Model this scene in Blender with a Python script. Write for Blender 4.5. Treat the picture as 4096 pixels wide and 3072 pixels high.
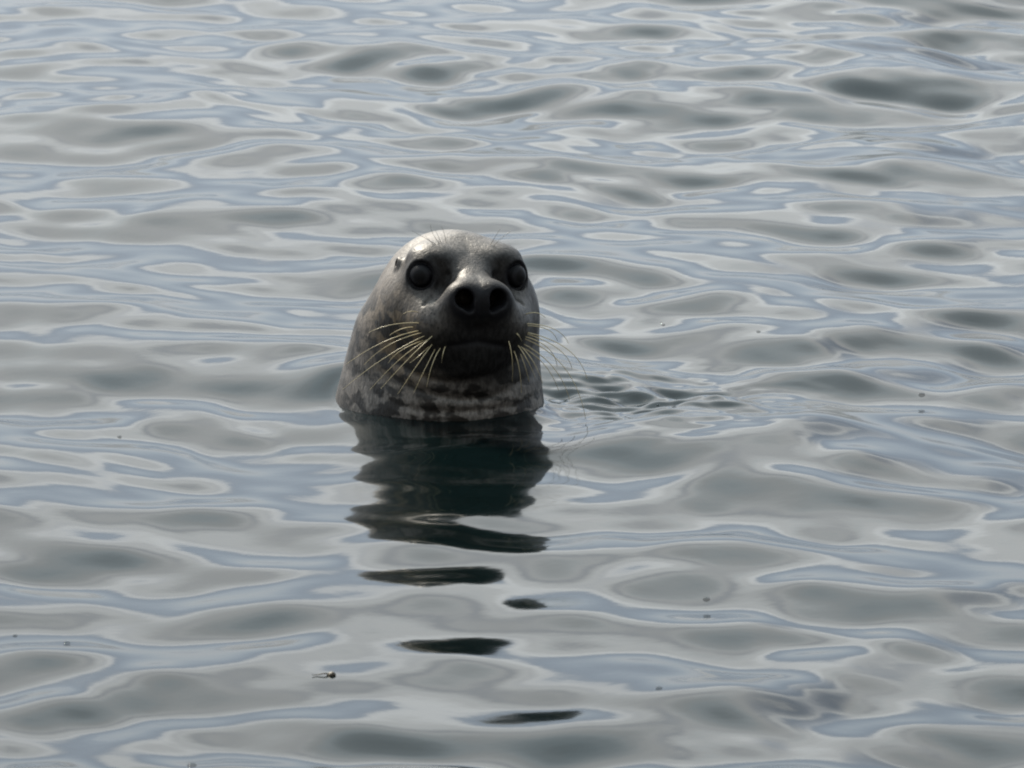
import bpy, math
import numpy as np
from mathutils import Vector, Matrix

for o in list(bpy.data.objects):
    bpy.data.objects.remove(o)
S = bpy.context.scene
COL = S.collection
RAD = math.radians

# ------------------------------------------------------------------ camera
PXM = 2300.0            # photograph pixels per metre at the seal
DIST = 10.0             # metres from lens to seal
DEP = RAD(12.0)         # the lens looks down by this much
FPX = PXM * DIST
R_CAM = Matrix.Rotation(math.pi / 2 - DEP, 3, 'X')
def px_dir(px, py):
    return R_CAM @ Vector(((px - 2048) / FPX, -(py - 1536) / FPX, -1.0))
CAM_POS = -px_dir(1780, 1600) * DIST
cam = bpy.data.cameras.new('camera')
cam.sensor_width = 36.0
cam.lens = 36.0 * FPX / 4096
cam.clip_start = 0.1
cam.clip_end = 20000
cam.dof.use_dof = True
cam.dof.focus_distance = DIST - 0.1
cam.dof.aperture_fstop = 16.0
co = bpy.data.objects.new('camera', cam)
COL.objects.link(co)
co.location = CAM_POS
co.rotation_euler = (math.pi / 2 - DEP, 0, 0)
S.camera = co
def at_y(px, py, y):                       # point on the plane Y = y
    d = px_dir(px, py)
    return CAM_POS + d * ((y - CAM_POS.y) / d.y)
def at_z(px, py, z=0.0):                   # point on the plane Z = z
    d = px_dir(px, py)
    return CAM_POS + d * ((z - CAM_POS.z) / d.z)

# ------------------------------------------------------------------ sky and sun
SUN_EL, SUN_AZ = RAD(43.0), RAD(-30.0)     # azimuth from +Y, clockwise
SUN_DIR = Vector((math.sin(SUN_AZ) * math.cos(SUN_EL), math.cos(SUN_AZ) * math.cos(SUN_EL), math.sin(SUN_EL)))
W = bpy.data.worlds.new('World')
S.world = W
W.use_nodes = True
nt = W.node_tree
nt.nodes.clear()
def N(tree, typ, **kw):
    n = tree.nodes.new(typ)
    for k, v in kw.items():
        setattr(n, k, v)
    return n
def math_node(tree, op, a, b=None, clamp=False):
    n = N(tree, 'ShaderNodeMath', operation=op, use_clamp=clamp)
    for i, v in enumerate((a, b)):
        if v is None: continue
        if isinstance(v, (int, float)): n.inputs[i].default_value = v
        else: tree.links.new(v, n.inputs[i])
    return n.outputs[0]
def mix_col(tree, fac, a, b, blend='MIX'):
    n = N(tree, 'ShaderNodeMix', data_type='RGBA', blend_type=blend)
    for sock, v in ((n.inputs[0], fac), (n.inputs[6], a), (n.inputs[7], b)):
        if isinstance(v, (int, float)): sock.default_value = v
        elif isinstance(v, tuple): sock.default_value = (*v[:3], 1)
        else: tree.links.new(v, sock)
    return n.outputs[2]
def ramp(tree, fac, stops, interp='EASE'):
    n = N(tree, 'ShaderNodeValToRGB')
    cr = n.color_ramp
    cr.interpolation = interp
    while len(cr.elements) < len(stops): cr.elements.new(0.5)
    for e, (p, c) in zip(cr.elements, stops):
        e.position = p
        e.color = (c, c, c, 1) if isinstance(c, (int, float)) else (*c, 1)
    tree.links.new(fac, n.inputs[0])
    return n.outputs[0]
sky = N(nt, 'ShaderNodeTexSky', sky_type='NISHITA', sun_disc=False)
sky.sun_elevation = SUN_EL
sky.sun_rotation = SUN_AZ
sky.air_density = 1.0
sky.dust_density = 2.0
tc = N(nt, 'ShaderNodeTexCoord')
nrm = N(nt, 'ShaderNodeVectorMath', operation='NORMALIZE')
nt.links.new(tc.outputs['Generated'], nrm.inputs[0])
sep = N(nt, 'ShaderNodeSeparateXYZ')
nt.links.new(nrm.outputs[0], sep.inputs[0])
zc = math_node(nt, 'ADD', math_node(nt, 'MAXIMUM', sep.outputs[2], 0.0), 0.10)
cmb = N(nt, 'ShaderNodeCombineXYZ')
nt.links.new(math_node(nt, 'DIVIDE', sep.outputs[0], zc), cmb.inputs[0])
nt.links.new(math_node(nt, 'DIVIDE', sep.outputs[1], zc), cmb.inputs[1])
cmb.inputs[2].default_value = 4.3
cn = N(nt, 'ShaderNodeTexNoise')            # a broken deck of flat grey cloud
cn.inputs['Scale'].default_value = 1.3
cn.inputs['Detail'].default_value = 3.0
cn.inputs['Roughness'].default_value = 0.50
cn.inputs['Distortion'].default_value = 0.3
nt.links.new(cmb.outputs[0], cn.inputs['Vector'])
# low over the sea the deck dissolves into blue haze; its lower edge is thin and bright, the deck itself grey
thk = math_node(nt, 'ADD', math_node(nt, 'MULTIPLY', math_node(nt, 'SUBTRACT', sep.outputs[2], 0.21), 2.0),
                math_node(nt, 'MULTIPLY', math_node(nt, 'SUBTRACT', cn.outputs[0], 0.5), 1.7))
cover = ramp(nt, thk, [(0.0, 0.0), (0.34, 1.0)])
thick = ramp(nt, thk, [(0.26, 0.0), (0.48, 0.42), (0.98, 1.0)], 'B_SPLINE')
cloud = mix_col(nt, thick, (16.8, 17.1, 17.0), (10.6, 12.4, 13.3))
dotn = N(nt, 'ShaderNodeVectorMath', operation='DOT_PRODUCT')
nt.links.new(nrm.outputs[0], dotn.inputs[0])
dotn.inputs[1].default_value = SUN_DIR
half = math_node(nt, 'ADD', math_node(nt, 'MULTIPLY', dotn.outputs['Value'], 0.5), 0.5)
glow = math_node(nt, 'ADD', math_node(nt, 'MULTIPLY', math_node(nt, 'POWER', half, 2.0), 0.80), 0.52)   # cloud scatters sunlight forward
cs = N(nt, 'ShaderNodeVectorMath', operation='SCALE')
nt.links.new(cloud, cs.inputs[0])
cn2 = N(nt, 'ShaderNodeTexNoise')           # lighter and darker rolls within the deck
cn2.inputs['Scale'].default_value = 2.6
cn2.inputs['Detail'].default_value = 3.0
nt.links.new(cmb.outputs[0], cn2.inputs['Vector'])
rolls = math_node(nt, 'ADD', math_node(nt, 'MULTIPLY', cn2.outputs[0], 0.7), 0.65)
nt.links.new(math_node(nt, 'MULTIPLY', glow, rolls), cs.inputs['Scale'])
veil = mix_col(nt, 0.6, sky.outputs[0], (9.6, 11.3, 13.5))          # thin high haze between the clouds
skyc = mix_col(nt, cover, veil, cs.outputs[0])
bg = N(nt, 'ShaderNodeBackground')
nt.links.new(skyc, bg.inputs[0])
bg.inputs[1].default_value = 0.05
wo = N(nt, 'ShaderNodeOutputWorld')
nt.links.new(bg.outputs[0], wo.inputs[0])

sl = bpy.data.lights.new('sun', 'SUN')
sl.energy = 5.0
sl.angle = RAD(8.0)
sl.color = (1.0, 0.91, 0.77)
so = bpy.data.objects.new('sun', sl)
COL.objects.link(so)
so.rotation_euler = SUN_DIR.to_track_quat('Z', 'Y').to_euler()
so.location = SUN_DIR * 50

S.view_settings.view_transform = 'Standard'
S.view_settings.look = 'None'
S.view_settings.exposure = 1.0
S.view_settings.gamma = 1.0
S.render.engine = 'CYCLES'
S.cycles.filter_width = 2.0
S.cycles.use_denoising = True
S.cycles.max_bounces = 6

# ------------------------------------------------------------------ helpers
def new_mat(name):
    m = bpy.data.materials.new(name)
    m.use_nodes = True
    t = m.node_tree
    return m, t, t.nodes['Principled BSDF']
def mesh_obj(name, verts, faces, mat, parent=None, smooth=True):
    me = bpy.data.meshes.new(name)
    verts = np.asarray(verts, np.float32).reshape(-1, 3)
    faces = np.asarray(faces, np.int32)
    k = faces.shape[1]
    me.vertices.add(len(verts))
    me.vertices.foreach_set('co', verts.ravel())
    me.loops.add(faces.size)
    me.loops.foreach_set('vertex_index', faces.ravel())
    me.polygons.add(len(faces))
    me.polygons.foreach_set('loop_start', np.arange(0, faces.size, k, dtype=np.int32))
    if smooth:
        me.polygons.foreach_set('use_smooth', np.ones(len(faces), bool))
    me.update(calc_edges=True)
    me.validate()
    if mat: me.materials.append(mat)
    o = bpy.data.objects.new(name, me)
    COL.objects.link(o)
    o.parent = parent
    return o
def grid_faces(nx, ny):
    i, j = np.meshgrid(np.arange(nx - 1), np.arange(ny - 1), indexing='ij')
    a = (i * ny + j).ravel()
    return np.stack([a, a + ny, a + ny + 1, a + 1], 1)

# ------------------------------------------------------------------ the seal's shape: control curves
NZ = [-0.40, -0.20, 0.0, 0.08, 0.16, 0.235, 0.30]
NCX = [-0.02, -0.018, -0.009, -0.003, 0.007, 0.022, 0.024]
NCY = [0.22, 0.10, 0.030, 0.022, 0.018, 0.012, 0.010]
NHX = [0.25, 0.225, 0.181, 0.167, 0.156, 0.124, 0.09]
NHY = [0.24, 0.225, 0.190, 0.172, 0.150, 0.120, 0.09]

# ------------------------------------------------------------------ water
rng = np.random.default_rng(11)
def wave_set(n, l0, l1, slope, spread, main):
    lam = np.exp(rng.uniform(np.log(l0), np.log(l1), n))
    ang = main + rng.normal(0, spread, n)
    ph = rng.uniform(0, 2 * np.pi, n)
    k = 2 * np.pi / lam
    amp = slope * np.sqrt(2.0 / n) / k
    return k * np.sin(ang), k * np.cos(ang), ph, amp, lam
SETS = [wave_set(32, 0.50, 1.7, 0.082, 1.0, RAD(15)),
        wave_set(48, 0.20, 0.48, 0.083, 1.25, RAD(-10)),
        wave_set(34, 0.09, 0.22, 0.036, 1.2, RAD(10))]
CHOP = wave_set(50, 0.028, 0.15, 0.52, 0.55, RAD(20))
MODS = [(1.1, 0.7, 0.3), (-0.6, 1.3, 2.1), (0.9, -1.1, 4.0)]
def water_height(x, y, cell=None):
    x = np.asarray(x, np.float64); y = np.asarray(y, np.float64)
    h = np.zeros_like(x)
    mod = np.ones_like(x)
    for a, b, p in MODS:
        mod += 0.14 * np.sin(a * x + b * y + p)
    sg = lambda q: 1 / (1 + np.exp(-np.clip(q, -30, 30)))
    mod += 0.85 * sg((-y - 1.9) / 0.35) * sg((y + 9) / 1.5) + 0.40 * sg((y - 2.6) / 0.6) * sg((x - 0.2) / 0.3) * sg((12 - y) / 2) - 0.34 * sg((y - 0.6) / 0.5) * sg((0.3 - x) / 0.3) * sg((9 - y) / 2)
    calm = 1.0 - 0.55 * np.exp(-((x - 0.03) / 0.36) ** 2 - ((y + 0.50) / 0.55) ** 2) - 0.42 * np.exp(-((x - 0.05) / 0.32) ** 2 - ((y + 1.75) / 0.60) ** 2)
    for si, (kx, ky, ph, am, lam) in enumerate(SETS):
        f = np.zeros_like(x)
        for q in range(len(am)):
            w = am[q]
            if cell is not None:
                w = w * np.clip(lam[q] / (3.0 * cell) - 1.0, 0, 1)
            f += w * np.sin(kx[q] * x + ky[q] * y + ph[q])
        h += f * mod * (calm if si else 0.25 + 0.75 * calm)
    # rings spreading from the neck
    kn = np.sqrt(((x + 0.009) / 0.181) ** 2 + ((y - 0.030 + 0.313 * (x + 0.009)) / 0.190) ** 2)
    r = (kn - 1) * 0.183
    rp = np.maximum(r, 0)
    env = np.exp(-rp / 0.75) * np.clip(1 - rp / 3.0, 0, 1)
    wob = 0.035 * np.sin(5 * x + 1.0) + 0.02 * np.sin(11 * x - 3 * y)
    h += env * (0.0032 * np.sin(2 * np.pi * (rp + 1.5 * wob) / 0.22 + 0.7) + 0.0008 * np.sin(2 * np.pi * (rp + 0.6 * wob) / 0.105))
    # water clinging to the wet fur
    h += 0.006 * np.exp(-np.abs(r) / 0.010) * (r > -0.1)
    # choppy patch where the seal has just turned
    e = np.exp(-((x - 0.34) / 0.20) ** 2 - ((y - 0.05 + 0.15 * (x - 0.3)) / 0.22) ** 2)
    near = e > 0.01
    if near.any():
        kx, ky, ph, am, lam = CHOP
        xs, ys = x[near], y[near]
        f = np.zeros_like(xs)
        for q in range(len(am)):
            w = am[q]
            if cell is not None: w = w * np.clip(lam[q] / (3.0 * cell[near]) - 1.0, 0, 1)
            f += w * (np.sin(kx[q] * xs + ky[q] * ys + ph[q]) if q % 2 else 1.2 * (0.6 - np.abs(np.sin(0.5 * (kx[q] * xs + ky[q] * ys + ph[q])))))
        h[near] += e[near] * f
    return h
def axis(lo, hi, fine_lo, fine_hi, step, mid_lo, mid_hi, mid, growth):
    core = np.arange(fine_lo, fine_hi + 1e-6, step)
    def out(start, lim_mid, lim, sgn):
        v, s, p = [], step, start
        while sgn * p < sgn * lim:
            if sgn * p < sgn * lim_mid: s = min(s * 1.06, mid)
            else: s *= growth
            p += sgn * s
            v.append(p)
        return v
    return np.array(out(fine_lo, mid_lo, lo, -1)[::-1] + list(core) + out(fine_hi, mid_hi, hi, 1))
gx = axis(-4000, 4000, -0.45, 0.75, 0.0055, -3.2, 3.4, 0.015, 1.12)
gy = axis(-4000, 6000, -0.60, 0.45, 0.0075, -5.5, 8.5, 0.016, 1.12)
X, Y = np.meshgrid(gx, gy, indexing='ij')
cell = np.maximum(np.gradient(gx)[:, None], np.gradient(gy)[None, :]) * np.ones_like(X)
Z0 = float(water_height(np.array([0.02]), np.array([-0.16]))[0]) + 0.003      # still level at the neck
Z = water_height(X, Y, cell) - Z0
wm, t, b = new_mat('sea_water')
b.inputs['Base Color'].default_value = (0.0012, 0.0034, 0.0037, 1)
b.inputs['Roughness'].default_value = 0.08
b.inputs['IOR'].default_value = 1.34
wn = N(t, 'ShaderNodeTexNoise')
wn.inputs['Scale'].default_value = 22.0
wn.inputs['Detail'].default_value = 2.0
wt = N(t, 'ShaderNodeTexCoord')
t.links.new(wt.outputs['Object'], wn.inputs['Vector'])
bp = N(t, 'ShaderNodeBump')
bp.inputs['Strength'].default_value = 0.07
bp.inputs['Distance'].default_value = 0.004
t.links.new(wn.outputs[0], bp.inputs['Height'])
t.links.new(bp.outputs[0], b.inputs['Normal'])
water = mesh_obj('water', np.stack([X, Y, Z], -1), grid_faces(len(gx), len(gy)), wm)
water['kind'] = 'structure'
water['label'] = 'rippled blue grey sea reflecting broken cloud'
print('water verts', X.size, len(gx), len(gy))

# ------------------------------------------------------------------ unseen rocky bank behind the lens, added to keep the seal's face in shade
sxs = np.linspace(-90, 90, 181)
prof_y = np.array([-6.5, -8.0, -9.2, -11.5, -12.5, -15.0, -21.0, -35.0])
prof_z = np.array([-1.6, 0.1, 0.50, 0.55, 3.5, 9.0, 14.0, 17.0])
sy = np.concatenate([np.linspace(-6.5, -21, 60), np.linspace(-22, -35, 8)])
SX, SY = np.meshgrid(sxs, sy, indexing='ij')
SZ = np.interp(-SY, -prof_y, prof_z)
rr = np.random.default_rng(3)
for q in range(40):
    kx, ky, ph = rr.normal(0, 0.5 + q * 0.05), rr.normal(0, 0.5 + q * 0.05), rr.uniform(0, 6.28)
    SZ += np.clip((-SY - 11.5) / 4, 0.04, 1) * 0.55 / (1 + 0.08 * q) * np.sin(kx * SX + ky * SY + ph)
rk, t, b = new_mat('shade_shore_rock')
rn = N(t, 'ShaderNodeTexNoise'); rn.inputs['Scale'].default_value = 1.5; rn.inputs['Detail'].default_value = 6
rt = N(t, 'ShaderNodeTexCoord'); t.links.new(rt.outputs['Object'], rn.inputs['Vector'])
t.links.new(ramp(t, rn.outputs[0], [(0.3, (0.045, 0.042, 0.036)), (0.7, (0.11, 0.10, 0.085))]), b.inputs['Base Color'])
b.inputs['Roughness'].default_value = 0.9
shade_shore = mesh_obj('shade_shore', np.stack([SX, SY, SZ], -1), grid_faces(len(sxs), len(sy))[:, ::-1], rk)
shade_shore['kind'] = 'structure'

# ------------------------------------------------------------------ the seal
HE = np.array([0.038, -0.092, 0.236])          # point midway between the eyes
yaw, roll = RAD(14.5), RAD(3.0)
AF = np.array([math.sin(yaw), -math.cos(yaw), 0.0])
r0 = np.array([math.cos(yaw), math.sin(yaw), 0.0])
u0 = np.array([0, 0, 1.0])
AR = r0 * math.cos(roll) - u0 * math.sin(roll)
AU = u0 * math.cos(roll) + r0 * math.sin(roll)
def to_world(l):
    l = np.asarray(l, float)
    return HE + l[..., 0:1] * AR + l[..., 1:2] * AF + l[..., 2:3] * AU
def to_local(x, y, z):
    dx, dy, dz = x - HE[0], y - HE[1], z - HE[2]
    return tuple((dx * A[0] + dy * A[1] + dz * A[2]).astype(x.dtype) for A in (AR, AF, AU))
def smin(a, b, k):
    h = np.clip(0.5 + 0.5 * (b - a) / k, 0, 1)
    return b + (a - b) * h - k * h * (1 - h)
def smax(a, b, k): return -smin(-a, -b, k)
def ell(p, c, r):
    q = [(p[i] - c[i]) / r[i] for i in range(3)]
    k0 = np.sqrt(q[0] ** 2 + q[1] ** 2 + q[2] ** 2)
    k1 = np.sqrt((q[0] / r[0]) ** 2 + (q[1] / r[1]) ** 2 + (q[2] / r[2]) ** 2) + 1e-6
    return k0 * (k0 - 1) / k1
def cap(p, a, b, ra, rb):
    a = np.array(a, float); d = np.array(b, float) - a
    t = np.clip(((p[0] - a[0]) * d[0] + (p[1] - a[1]) * d[1] + (p[2] - a[2]) * d[2]) / (d @ d), 0, 1)
    return np.sqrt((p[0] - a[0] - t * d[0]) ** 2 + (p[1] - a[1] - t * d[1]) ** 2 + (p[2] - a[2] - t * d[2]) ** 2) - (ra + (rb - ra) * t)
EYE = np.array([0.0800, 0.0088, 0.004])
EYE_R = 0.0228
ZT = np.linspace(-0.6, 0.5, 551)
GK = np.exp(-0.5 * (np.arange(-40, 41) * 0.002 / 0.022) ** 2); GK /= GK.sum()
def smooth_table(zz, T):
    f = np.convolve(np.pad(np.interp(ZT, NZ, T), 40, mode='edge'), GK, mode='valid')
    return np.interp(zz, ZT, f)
def seal_sdf(x, y, z):
    # neck and shoulders
    zz = z[0, 0, :] if z.ndim == 3 else z
    g = lambda T: smooth_table(zz, T).astype(x.dtype)
    hx, hy = g(NHX), g(NHY)
    sh = np.interp(zz, [-0.1, 0.05, 0.20], [0.34, 0.30, 0.0]).astype(x.dtype)          # chest turned towards the right
    k = np.sqrt(((x - g(NCX)) / hx) ** 2 + ((y - g(NCY) + sh * (x - g(NCX))) / hy) ** 2)
    neck = (k - 1) * np.minimum(hx, hy) * 0.93
    neck = smax(neck, z - 0.215, 0.09)
    neck = smax(neck, -0.36 - z, 0.06)
    l = to_local(x, y, z)
    m = (np.abs(l[0]), l[1], l[2])
    d = ell(l, (0.003, -0.100, -0.036), (0.1165, 0.132, 0.098))
    d = smin(d, neck, 0.06)
    d = smin(d, ell(m, (0.066, -0.038, -0.062), (0.060, 0.080, 0.064)), 0.04)       # cheeks
    d = smin(d, cap(l, (0, -0.05, 0.000), (0, 0.080, -0.030), 0.062, 0.034), 0.035) # bridge of the nose
    d = smin(d, cap(m, (0.050, -0.02, -0.035), (0.028, 0.062, -0.042), 0.052, 0.036), 0.035)  # sides of the snout
    d = smin(d, ell(m, (0.049, 0.044, -0.073), (0.053, 0.056, 0.045)), 0.035)       # whisker pads
    d = smin(d, ell(l, (0, 0.034, -0.114), (0.064, 0.060, 0.046)), 0.040)           # lower jaw
    d = smin(d, cap(l, (0, 0.00, -0.13), (0, -0.05, -0.20), 0.075, 0.10), 0.05)     # throat
    d = smin(d, ell(m, (0.060, -0.016, 0.032), (0.036, 0.034, 0.020)), 0.040)       # brow
    d = smax(d, -ell(m, (0.066, 0.056, 0.004), (0.026, 0.026, 0.024)), 0.030)       # hollow of the eye
    d = smin(d, ell(m, (0.028, 0.088, -0.022), (0.027, 0.026, 0.026)), 0.030)       # nose wings
    d = smin(d, ell(l, (0, 0.096, -0.034), (0.016, 0.018, 0.024)), 0.012)
    # eye sockets, lids
    ee = np.sqrt((m[0] - EYE[0]) ** 2 + (m[1] - EYE[1]) ** 2 + (m[2] - EYE[2]) ** 2)
    d = smin(d, ee - (EYE_R + 0.0045), 0.014)
    ed = np.array([0.46, 0.87, 0.12]); ed = ed / np.linalg.norm(ed)
    out = (m[0] - EYE[0]) * ed[0] + (m[1] - EYE[1]) * ed[1] + (m[2] - EYE[2]) * ed[2]
    eo = EYE + ed * 0.05
    d = smax(d, -smax(cap(m, EYE, eo, EYE_R + 0.0015, EYE_R + 0.004), 0.0095 - out, 0.003), 0.004)
    for ca, cb, ra_, rb_, kk in (((0.0428, 0.033, 0.0078), (0.0514, 0.037, -0.0104), 0.0035, 0.0050, 0.010),   # crease from the inner corner of the eye
                                 ((0.0514, 0.037, -0.0104), (0.0664, 0.047, -0.0239), 0.0050, 0.0030, 0.010),
                                 ((0.0664, 0.047, -0.0239), (0.0855, 0.0585, -0.0393), 0.0030, 0.0010, 0.008),
                                 ((0.0450, 0.083, -0.004), (0.0700, 0.0670, -0.0290), 0.0012, 0.0008, 0.005),
                                 ((0.0200, 0.045, 0.0215), (0.0400, 0.0480, 0.0060), 0.0010, 0.0010, 0.005)):
        d = smax(d, -cap(m, ca, cb, ra_, rb_), kk)
    # nostrils
    nost = cap(m, (0.0325, 0.126, -0.015), (0.020, 0.062, -0.026), 0.0178, 0.012)
    nost = smin(nost, cap(m, (0.021, 0.122, -0.034), (0.018, 0.085, -0.034), 0.006, 0.005), 0.010)
    d = smax(d, -nost, 0.006)
    d = smax(d, -cap(l, (0, 0.128, 0.006), (0, 0.122, -0.055), 0.006, 0.004), 0.010)           # groove between
    d = smax(d, -cap(l, (0, 0.120, -0.055), (0, 0.112, -0.092), 0.004, 0.004), 0.008)
    # mouth line curving up to the corners
    zm = -0.094 - 0.16 * m[0]
    mouth = np.sqrt((l[2] - zm) ** 2 + np.maximum(0.020 - l[1], 0) ** 2 + np.maximum(m[0] - 0.045, 0) ** 2)
    d = d + 0.0028 * np.exp(-(mouth / 0.0055) ** 2)
    # ears: a small pit with a raised front edge
    ear = (0.1115, -0.060, 0.012)
    d = smin(d, ell(m, (0.1050, -0.060, 0.012), (0.007, 0.010, 0.011)), 0.012)
    d = smax(d, -ell(m, ear, (0.010, 0.0045, 0.006)), 0.004)
    # folds of loose skin round the throat
    fx = x - 0.02
    for z0, cu, dep, wd in ((0.040, 1.5, 0.0038, 0.007), (0.012, 1.0, 0.0032, 0.006), (0.070, 2.2, 0.003, 0.007)):
        zf = z0 + cu * fx * fx + 0.004 * np.sin(fx * 23 + z0 * 90)
        fade = np.clip((0.01 - y) / 0.08, 0, 1) * np.clip(1.2 - np.abs(fx) / 0.13, 0, 1)
        d = d + dep * fade * np.exp(-((z - zf) / wd) ** 2) - 0.5 * dep * fade * np.exp(-((z - zf - 2 * wd) / (1.4 * wd)) ** 2)
    return d
def surface_nets(f, origin, h):
    s = f < 0
    n = np.array(f.shape) - 1
    cnt = np.zeros(n, np.int8)
    offs = [(a, b_, c) for a in (0, 1) for b_ in (0, 1) for c in (0, 1)]
    for a, b_, c in offs:
        cnt += s[a:a + n[0], b_:b_ + n[1], c:c + n[2]]
    act = np.argwhere((cnt > 0) & (cnt < 8))
    vals = {o_: f[act[:, 0] + o_[0], act[:, 1] + o_[1], act[:, 2] + o_[2]] for o_ in offs}
    acc = np.zeros((len(act), 3)); num = np.zeros(len(act))
    for o_ in offs:
        for ax in range(3):
            if o_[ax]: continue
            p = list(o_); p[ax] = 1; p = tuple(p)
            va, vb = vals[o_], vals[p]
            c = (va < 0) != (vb < 0)
            tt = np.where(c, va / np.where(c, va - vb, 1), 0)
            pos = np.tile(np.array(o_, float), (len(act), 1)); pos[:, ax] += tt
            acc += pos * c[:, None]; num += c
    V = origin + (act + acc / num[:, None]) * h
    idx = np.full(n, -1, np.int32)
    idx[act[:, 0], act[:, 1], act[:, 2]] = np.arange(len(act))
    F = []
    for ax in range(3):
        b1, b2 = (ax + 1) % 3, (ax + 2) % 3
        sl0 = [slice(1, -1)] * 3; sl1 = [slice(1, -1)] * 3
        sl0[ax] = slice(0, -1); sl1[ax] = slice(1, None)
        A, B = s[tuple(sl0)], s[tuple(sl1)]
        e = np.argwhere(A != B)
        flip = A[e[:, 0], e[:, 1], e[:, 2]]
        base = e.copy(); base[:, b1] += 1; base[:, b2] += 1
        def ci(d1, d2):
            q = base.copy(); q[:, b1] -= d1; q[:, b2] -= d2
            return idx[q[:, 0], q[:, 1], q[:, 2]]
        quad = np.stack([ci(1, 1), ci(0, 1), ci(0, 0), ci(1, 0)], 1)
        quad[~flip] = quad[~flip][:, ::-1]
        F.append(quad)
    F = np.concatenate(F)
    return V, F[(F >= 0).all(1)]
HV = 0.0028
lo, hi = np.array([-0.30, -0.26, -0.40]), np.array([0.28, 0.50, 0.33])
ax_ = [np.arange(lo[i], hi[i], HV).astype(np.float32) for i in range(3)]
# only the part near and above the water needs the fine grid in depth; evaluate in slabs to save memory
fld = np.empty([len(a) for a in ax_], np.float32)
for i0 in range(0, len(ax_[0]), 40):
    gx_, gy_, gz_ = np.meshgrid(ax_[0][i0:i0 + 40], ax_[1], ax_[2], indexing='ij')
    fld[i0:i0 + 40] = seal_sdf(gx_, gy_, gz_)
BV, BF = surface_nets(fld, lo, HV)
del fld
print('seal verts', len(BV))

fur, t, b = new_mat('wet_seal_fur')
seal = bpy.data.objects.new('seal', None)
COL.objects.link(seal)
seal['label'] = 'grey seal with spotted neck and long whiskers, head raised out of the sea'
seal['category'] = 'seal'
body = mesh_obj('body', BV, BF, fur, seal)
# coat colour by place on the head, some shade painted in with it
v = BV
l = to_local(v[:, 0], v[:, 1], v[:, 2])
m = np.stack([np.abs(l[0]), l[1], l[2]], 1)
def blob(c, r): return np.exp(-(((m - np.array(c)) / np.array(r)) ** 2).sum(1))
ee = np.linalg.norm(m - EYE, axis=1)
lid = np.clip(1 - (ee - EYE_R - 0.004) / 0.007, 0, 1) * (m[:, 1] > -0.03)
nose = np.clip(2.6 * blob((0.024, 0.108, -0.022), (0.030, 0.036, 0.030)), 0, 1)
nose = np.maximum(nose, np.clip(1.4 * blob((0.0, 0.11, -0.03), (0.02, 0.03, 0.035)), 0, 1))
lips = np.exp(-((m[:, 2] - (-0.094 - 0.16 * m[:, 0])) / 0.008) ** 2) * np.clip((m[:, 1] - 0.01) / 0.02, 0, 1) * np.clip((0.065 - m[:, 0]) / 0.02, 0, 1)
earm = np.clip(1.3 * blob((0.1115, -0.060, 0.012), (0.010, 0.008, 0.009)), 0, 1)
leather = np.clip(np.maximum.reduce([lid, nose, lips * 0.8, earm]), 0, 1)
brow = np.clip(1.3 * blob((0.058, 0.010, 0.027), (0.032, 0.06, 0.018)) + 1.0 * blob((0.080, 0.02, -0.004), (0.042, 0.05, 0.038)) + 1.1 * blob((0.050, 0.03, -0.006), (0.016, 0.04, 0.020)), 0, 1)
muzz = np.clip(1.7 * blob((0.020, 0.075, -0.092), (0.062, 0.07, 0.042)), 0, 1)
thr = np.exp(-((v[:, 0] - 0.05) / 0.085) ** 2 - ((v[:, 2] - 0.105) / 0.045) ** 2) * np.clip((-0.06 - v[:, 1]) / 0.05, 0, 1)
dark = np.clip(0.9 * brow + 0.95 * muzz + 1.1 * thr, 0, 1)  # dark fur plus painted shade round the eyes, muzzle, chin and throat
spot = np.clip((0.235 - v[:, 2]) / 0.07, 0, 1) * np.clip((0.10 - v[:, 1]) / 0.10, 0, 1)
pale = np.clip((0.075 - v[:, 2]) / 0.06, 0, 1) * np.clip((0.0 - v[:, 1]) / 0.06, 0, 1)
tan_ = np.exp(-(((v[:, 0] + 0.070) / 0.055) ** 2 + ((v[:, 2] - 0.13) / 0.08) ** 2)) * (v[:, 1] < 0.02)
pad = np.clip(1.5 * blob((0.070, 0.062, -0.052), (0.034, 0.045, 0.032)), 0, 1)
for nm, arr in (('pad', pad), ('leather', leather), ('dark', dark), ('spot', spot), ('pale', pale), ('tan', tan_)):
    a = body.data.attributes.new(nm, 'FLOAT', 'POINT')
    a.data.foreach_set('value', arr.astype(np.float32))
def attr(nm):
    n = N(t, 'ShaderNodeAttribute', attribute_name=nm)
    return n.outputs['Fac']
tco = N(t, 'ShaderNodeTexCoord')
def noise(scale, detail=3.0, rough=0.5, stretch=None, dist=0.0):
    n = N(t, 'ShaderNodeTexNoise')
    n.inputs['Scale'].default_value = scale
    n.inputs['Detail'].default_value = detail
    n.inputs['Roughness'].default_value = rough
    n.inputs['Distortion'].default_value = dist
    src = tco.outputs['Object']
    if stretch:
        mp = N(t, 'ShaderNodeMapping')
        mp.inputs['Scale'].default_value = stretch
        t.links.new(src, mp.inputs['Vector']); src = mp.outputs[0]
    t.links.new(src, n.inputs['Vector'])
    return n.outputs[0]
c = mix_col(t, ramp(t, noise(14, 4, 0.6), [(0.35, 0.0), (0.68, 1.0)]), (0.042, 0.038, 0.037), (0.096, 0.087, 0.081))
c = mix_col(t, math_node(t, 'MULTIPLY', attr('tan'), 0.9), c, (0.130, 0.088, 0.044))
c = mix_col(t, math_node(t, 'MULTIPLY', attr('pale'), 0.8), c, (0.170, 0.156, 0.146))
spots = ramp(t, noise(26, 3, 0.5, (1, 1, 1.4), 0.2), [(0.44, 0.0), (0.55, 1.0)])
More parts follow.
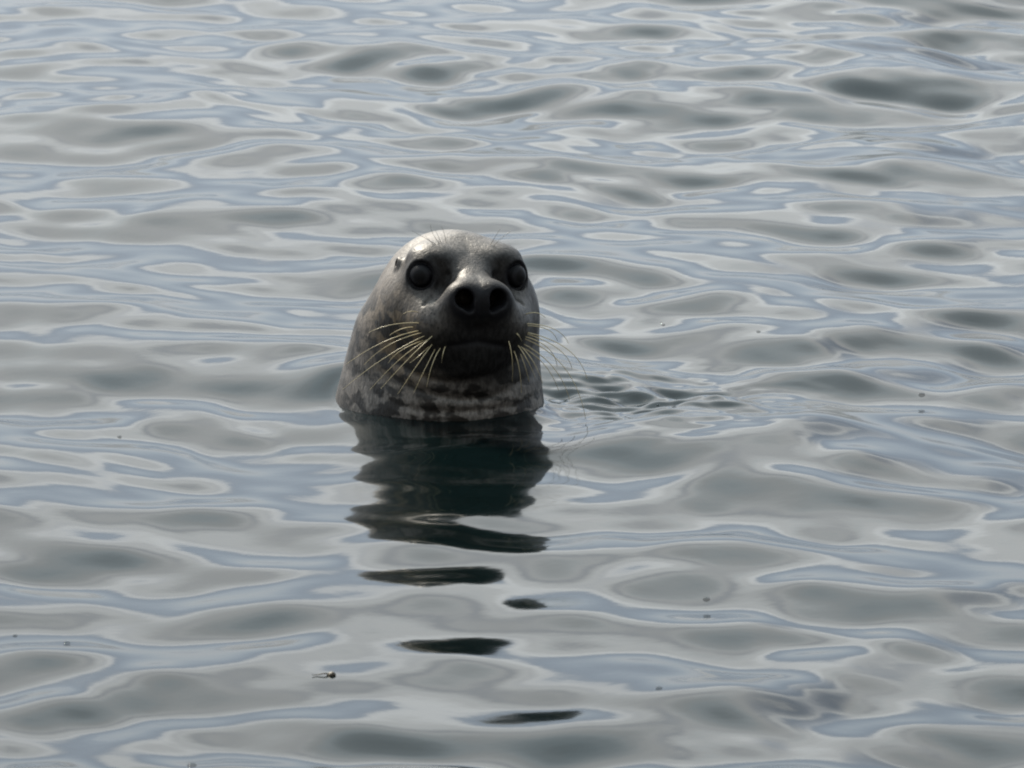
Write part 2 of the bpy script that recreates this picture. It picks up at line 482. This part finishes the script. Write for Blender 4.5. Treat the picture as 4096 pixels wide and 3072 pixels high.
c = mix_col(t, math_node(t, 'MULTIPLY', math_node(t, 'MULTIPLY', spots, attr('spot')), 0.97), c, (0.010, 0.0080, 0.0068))
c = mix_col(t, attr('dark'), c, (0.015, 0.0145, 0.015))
vo = N(t, 'ShaderNodeTexVoronoi')
vo.inputs['Scale'].default_value = 120.0
t.links.new(tco.outputs['Object'], vo.inputs['Vector'])
pits = ramp(t, vo.outputs['Distance'], [(0.16, 1.0), (0.34, 0.0)])          # rows of whisker follicles
c = mix_col(t, math_node(t, 'MULTIPLY', attr('pad'), 0.35), c, (0.16, 0.15, 0.145))
c = mix_col(t, math_node(t, 'MULTIPLY', math_node(t, 'MULTIPLY', pits, attr('pad')), 0.9), c, (0.012, 0.011, 0.011))
speck = ramp(t, noise(150, 3, 0.65, (1, 1, 0.45)), [(0.36, 0.62), (0.66, 1.30)])
sc = N(t, 'ShaderNodeVectorMath', operation='SCALE')
t.links.new(c, sc.inputs[0]); t.links.new(speck, sc.inputs['Scale'])
c = mix_col(t, attr('leather'), sc.outputs[0], (0.010, 0.010, 0.012))
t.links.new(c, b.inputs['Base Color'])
rg = ramp(t, noise(40, 3, 0.6), [(0.3, 0.40), (0.7, 0.56)])
t.links.new(rg, b.inputs['Roughness'])
b.inputs['IOR'].default_value = 1.45
skin = math_node(t, 'SUBTRACT', 1.0, math_node(t, 'MULTIPLY', math_node(t, 'MAXIMUM', attr('leather'), attr('dark')), 0.75))
t.links.new(math_node(t, 'MULTIPLY', skin, 0.24), b.inputs['Specular IOR Level'])
t.links.new(math_node(t, 'MULTIPLY', skin, 0.36), b.inputs['Coat Weight'])
b.inputs['Coat Roughness'].default_value = 0.52
bp = N(t, 'ShaderNodeBump')
bp.inputs['Strength'].default_value = 0.8
bp.inputs['Distance'].default_value = 0.003
hsum = math_node(t, 'ADD', math_node(t, 'MULTIPLY', noise(260, 2, 0.6, (1, 1, 0.35)), 0.5), noise(60, 3, 0.6, (1, 1, 0.6)))
t.links.new(hsum, bp.inputs['Height'])
t.links.new(bp.outputs[0], b.inputs['Normal'])

# eyes
em, t, b = new_mat('dark_eye')
tco = N(t, 'ShaderNodeTexCoord')
sepe = N(t, 'ShaderNodeVectorMath', operation='LENGTH')
mp = N(t, 'ShaderNodeMapping'); mp.inputs['Scale'].default_value = (1, 1, 0)
t.links.new(tco.outputs['Object'], mp.inputs['Vector'])
t.links.new(mp.outputs[0], sepe.inputs[0])
ic = ramp(t, math_node(t, 'DIVIDE', sepe.outputs['Value'], EYE_R), [(0.40, (0.010, 0.010, 0.011)), (0.50, (0.016, 0.016, 0.018)), (0.66, (0.014, 0.014, 0.016)), (0.76, (0.004, 0.004, 0.005))], 'LINEAR')
t.links.new(ic, b.inputs['Base Color'])
b.inputs['Roughness'].default_value = 0.28
b.inputs['IOR'].default_value = 1.33
b.inputs['Specular IOR Level'].default_value = 0.10
def uv_sphere(nu, nv, r):
    V, F = [], []
    for i in range(nv + 1):
        th = math.pi * i / nv
        for j in range(nu):
            ph = 2 * math.pi * j / nu
            rr = r * (1 + 0.035 * max(0, math.cos(th)) ** 6)     # cornea bulge towards +Z
            V.append((rr * math.sin(th) * math.cos(ph), rr * math.sin(th) * math.sin(ph), rr * math.cos(th)))
    for i in range(nv):
        for j in range(nu):
            F.append((i * nu + j, (i + 1) * nu + j, (i + 1) * nu + (j + 1) % nu, i * nu + (j + 1) % nu))
    return V, F
for sx in (-1, 1):
    V, F = uv_sphere(32, 20, EYE_R)
    e = mesh_obj('eye', V, F, em, seal)
    p = to_world(np.array([EYE[0] * sx, EYE[1], EYE[2]]))
    e.location = p.ravel()
    dl = np.array([0.45 * sx, 0.86, 0.10])
    dw = Vector(dl[0] * AR + dl[1] * AF + dl[2] * AU)
    e.rotation_euler = dw.to_track_quat('Z', 'Y').to_euler()

# whiskers
whm, t, b = new_mat('whisker')
b.inputs['Base Color'].default_value = (0.55, 0.47, 0.29, 1)
b.inputs['Roughness'].default_value = 0.35
dkm, t, b = new_mat('brow_hair')
b.inputs['Base Color'].default_value = (0.10, 0.085, 0.07, 1)
b.inputs['Roughness'].default_value = 0.4
def tube(name, pts, ra, rb, mat, parent, sides=6):
    pts = [Vector(p) for p in pts]
    V, F = [], []
    n = len(pts)
    for i, p in enumerate(pts):
        tg = (pts[min(i + 1, n - 1)] - pts[max(i - 1, 0)]).normalized()
        a = tg.orthogonal().normalized() if i == 0 else (a - tg * a.dot(tg)).normalized()
        c_ = tg.cross(a)
        r = ra + (rb - ra) * (i / (n - 1))
        for j in range(sides):
            q = 2 * math.pi * j / sides
            V.append(p + (a * math.cos(q) + c_ * math.sin(q)) * r)
    for i in range(n - 1):
        for j in range(sides):
            F.append((i * sides + j, i * sides + (j + 1) % sides, (i + 1) * sides + (j + 1) % sides, (i + 1) * sides + j))
    return mesh_obj(name, [tuple(q) for q in V], F, mat, parent)
def z1(x, y): return 1300 + x * 0.5424, 850 + y * 0.5425          # a measured close-up of the head
def surf_y(px, py):                                              # how far along the sight line the coat lies
    ys = np.linspace(-0.25, 0.1, 500)
    P = np.array([at_y(px, py, q) for q in ys])
    dd = seal_sdf(P[:, 0], P[:, 1], P[:, 2])
    k = np.argmax(dd < 0)
    return ys[k] if dd[k] < 0 else None
WL = [((700, 815), (500, 826), (320, 885)), ((700, 870), (430, 955), (155, 1120)), ((720, 885), (480, 972), (290, 1122)),
      ((742, 905), (430, 1078), (130, 1305)), ((732, 940), (560, 1018), (468, 1110)), ((760, 935), (560, 1075), (330, 1308)),
      ((800, 902), (610, 1085), (410, 1300)), ((795, 965), (680, 1125), (535, 1342)), ((815, 1000), (735, 1160), (650, 1338)),
      ((855, 995), (795, 1110), (750, 1285)), ((690, 738), (630, 728), (578, 748)), ((655, 845), (560, 860), (478, 905)),
      ((770, 985), (690, 1060), (625, 1110)), ((890, 985), (870, 1040), (860, 1110))]
WR = [((1480, 750), (1560, 740), (1625, 775)), ((1485, 820), (1690, 860), (1795, 965)), ((1490, 835), (1640, 862), (1715, 945)),
      ((1492, 885), (1790, 1010), (1932, 1225)), ((1490, 895), (1725, 1010), (1822, 1155)), ((1475, 915), (1645, 1000), (1712, 1135)),
      ((1470, 930), (1770, 1150), (1922, 1520)), ((1465, 970), (1690, 1150), (1805, 1390)), ((1455, 995), (1620, 1125), (1722, 1312)),
      ((1440, 985), (1535, 1100), (1605, 1260)), ((1390, 1015), (1432, 1150), (1448, 1330)), ((1350, 935), (1380, 1080), (1380, 1245)),
      ((1420, 975), (1490, 1085), (1550, 1215)), ((1410, 890), (1430, 910), (1452, 948)), ((1440, 1040), (1480, 1150), (1515, 1290))]
def whisker(spec, dy, ra, rb, mat, lift=0.0):
    pp = [z1(*q) for q in spec]
    y0 = surf_y(*pp[0])
    if y0 is None: y0 = -0.12
    A = at_y(*pp[0], y0 + 0.004)
    Mi = at_y(*pp[1], y0 + dy * 0.35 - lift)
    B = at_y(*pp[2], y0 + dy - lift)
    C = Mi * 2 - (A + B) * 0.5
    pts = [A * (1 - q) ** 2 + C * (2 * q * (1 - q)) + B * q * q for q in np.linspace(0, 1, 14)]
    return tube('whisker', pts, ra, rb, mat, seal)
for i, w in enumerate(WL): whisker(w, 0.015 + 0.01 * (i % 3), 0.00072, 0.00030, whm, 0.03)
for i, w in enumerate(WR): whisker(w, 0.03 + 0.012 * (i % 3), 0.00095, 0.00040, whm, 0.02)
for w in [((805, 240), (770, 205), (738, 172)), ((858, 225), (838, 180), (815, 135)), ((890, 222), (882, 165), (858, 102)),
          ((850, 232), (800, 165), (776, 92)), ((830, 242), (740, 190), (640, 135)), ((1215, 248), (1255, 180), (1290, 122)), ((1235, 255), (1300, 190), (1370, 140))]:
    whisker(w, 0.01, 0.00042, 0.00025, dkm)

# ------------------------------------------------------------------ bubbles and a scrap of weed on the surface
bm, t, b = new_mat('bubble_film')
b.inputs['Base Color'].default_value = (0.012, 0.020, 0.022, 1)
b.inputs['Roughness'].default_value = 0.06
b.inputs['IOR'].default_value = 1.34
b.inputs['Alpha'].default_value = 0.32
def dome(r, flat):
    V, F = [], []
    nu, nv = 20, 8
    for i in range(nv + 1):
        th = 0.62 * math.pi * i / nv
        for j in range(nu):
            ph = 2 * math.pi * j / nu
            V.append((r * math.sin(th) * math.cos(ph), r * math.sin(th) * math.sin(ph), flat * r * math.cos(th)))
    for i in range(nv):
        for j in range(nu):
            F.append((i * nu + j, (i + 1) * nu + j, (i + 1) * nu + (j + 1) % nu, i * nu + (j + 1) % nu))
    return V, F
for px, py, r in ((478, 1748, 0.0058), (268, 2573, 0.0075), (60, 2543, 0.0052), (768, 3062, 0.0095), (2826, 2397, 0.0080), (2636, 2754, 0.0072),
                  (3687, 1578, 0.0085), (3034, 1327, 0.0058), (2654, 1300, 0.0048), (2631, 1624, 0.0050), (2696, 1629, 0.0062), (2660, 1618, 0.0040)):
    p = at_z(px, py, 0.0)
    for _ in range(4):
        hgt = float(water_height(np.array([p.x]), np.array([p.y]))[0]) - Z0
        p = at_z(px, py, hgt)
    V, F = dome(r * 0.7, 0.5)
    o = mesh_obj('bubble', V, F, bm)
    o.location = (p.x, p.y, p.z + 0.0005)
    o['label'] = 'tiny bubble in the choppy patch of water beside the neck of the seal' if 1600 < py < 1640 else 'tiny round bubble floating alone on the grey rippled water'
    o['category'] = 'bubble'
    o['group'] = 'bubbles on the water'
dm, t, b = new_mat('brown_weed')
b.inputs['Base Color'].default_value = (0.045, 0.035, 0.022, 1)
b.inputs['Roughness'].default_value = 0.6
p = at_z(1324, 2701, 0.0)
for _ in range(4):
    p = at_z(1324, 2701, float(water_height(np.array([p.x]), np.array([p.y]))[0]) - Z0)
scrap = bpy.data.objects.new('seaweed_scrap', None)
COL.objects.link(scrap)
scrap.location = p
scrap['label'] = 'tiny dark brown scrap of weed with a thin stalk floating on the water'
scrap['category'] = 'seaweed'
V, F = dome(0.0055, 0.9)
V = [(x_ * (1 + 0.35 * math.sin(3 * y_ * 900)), y_, z_ + 0.25 * x_) for x_, y_, z_ in V]
mesh_obj('blade', V, F, dm, scrap)
tube('stalk', [(-0.003 - 0.004 * q, -0.002 * q * 0.3, 0.002 + 0.0009 * math.sin(q)) for q in range(7)], 0.0011, 0.0005, dm, scrap)
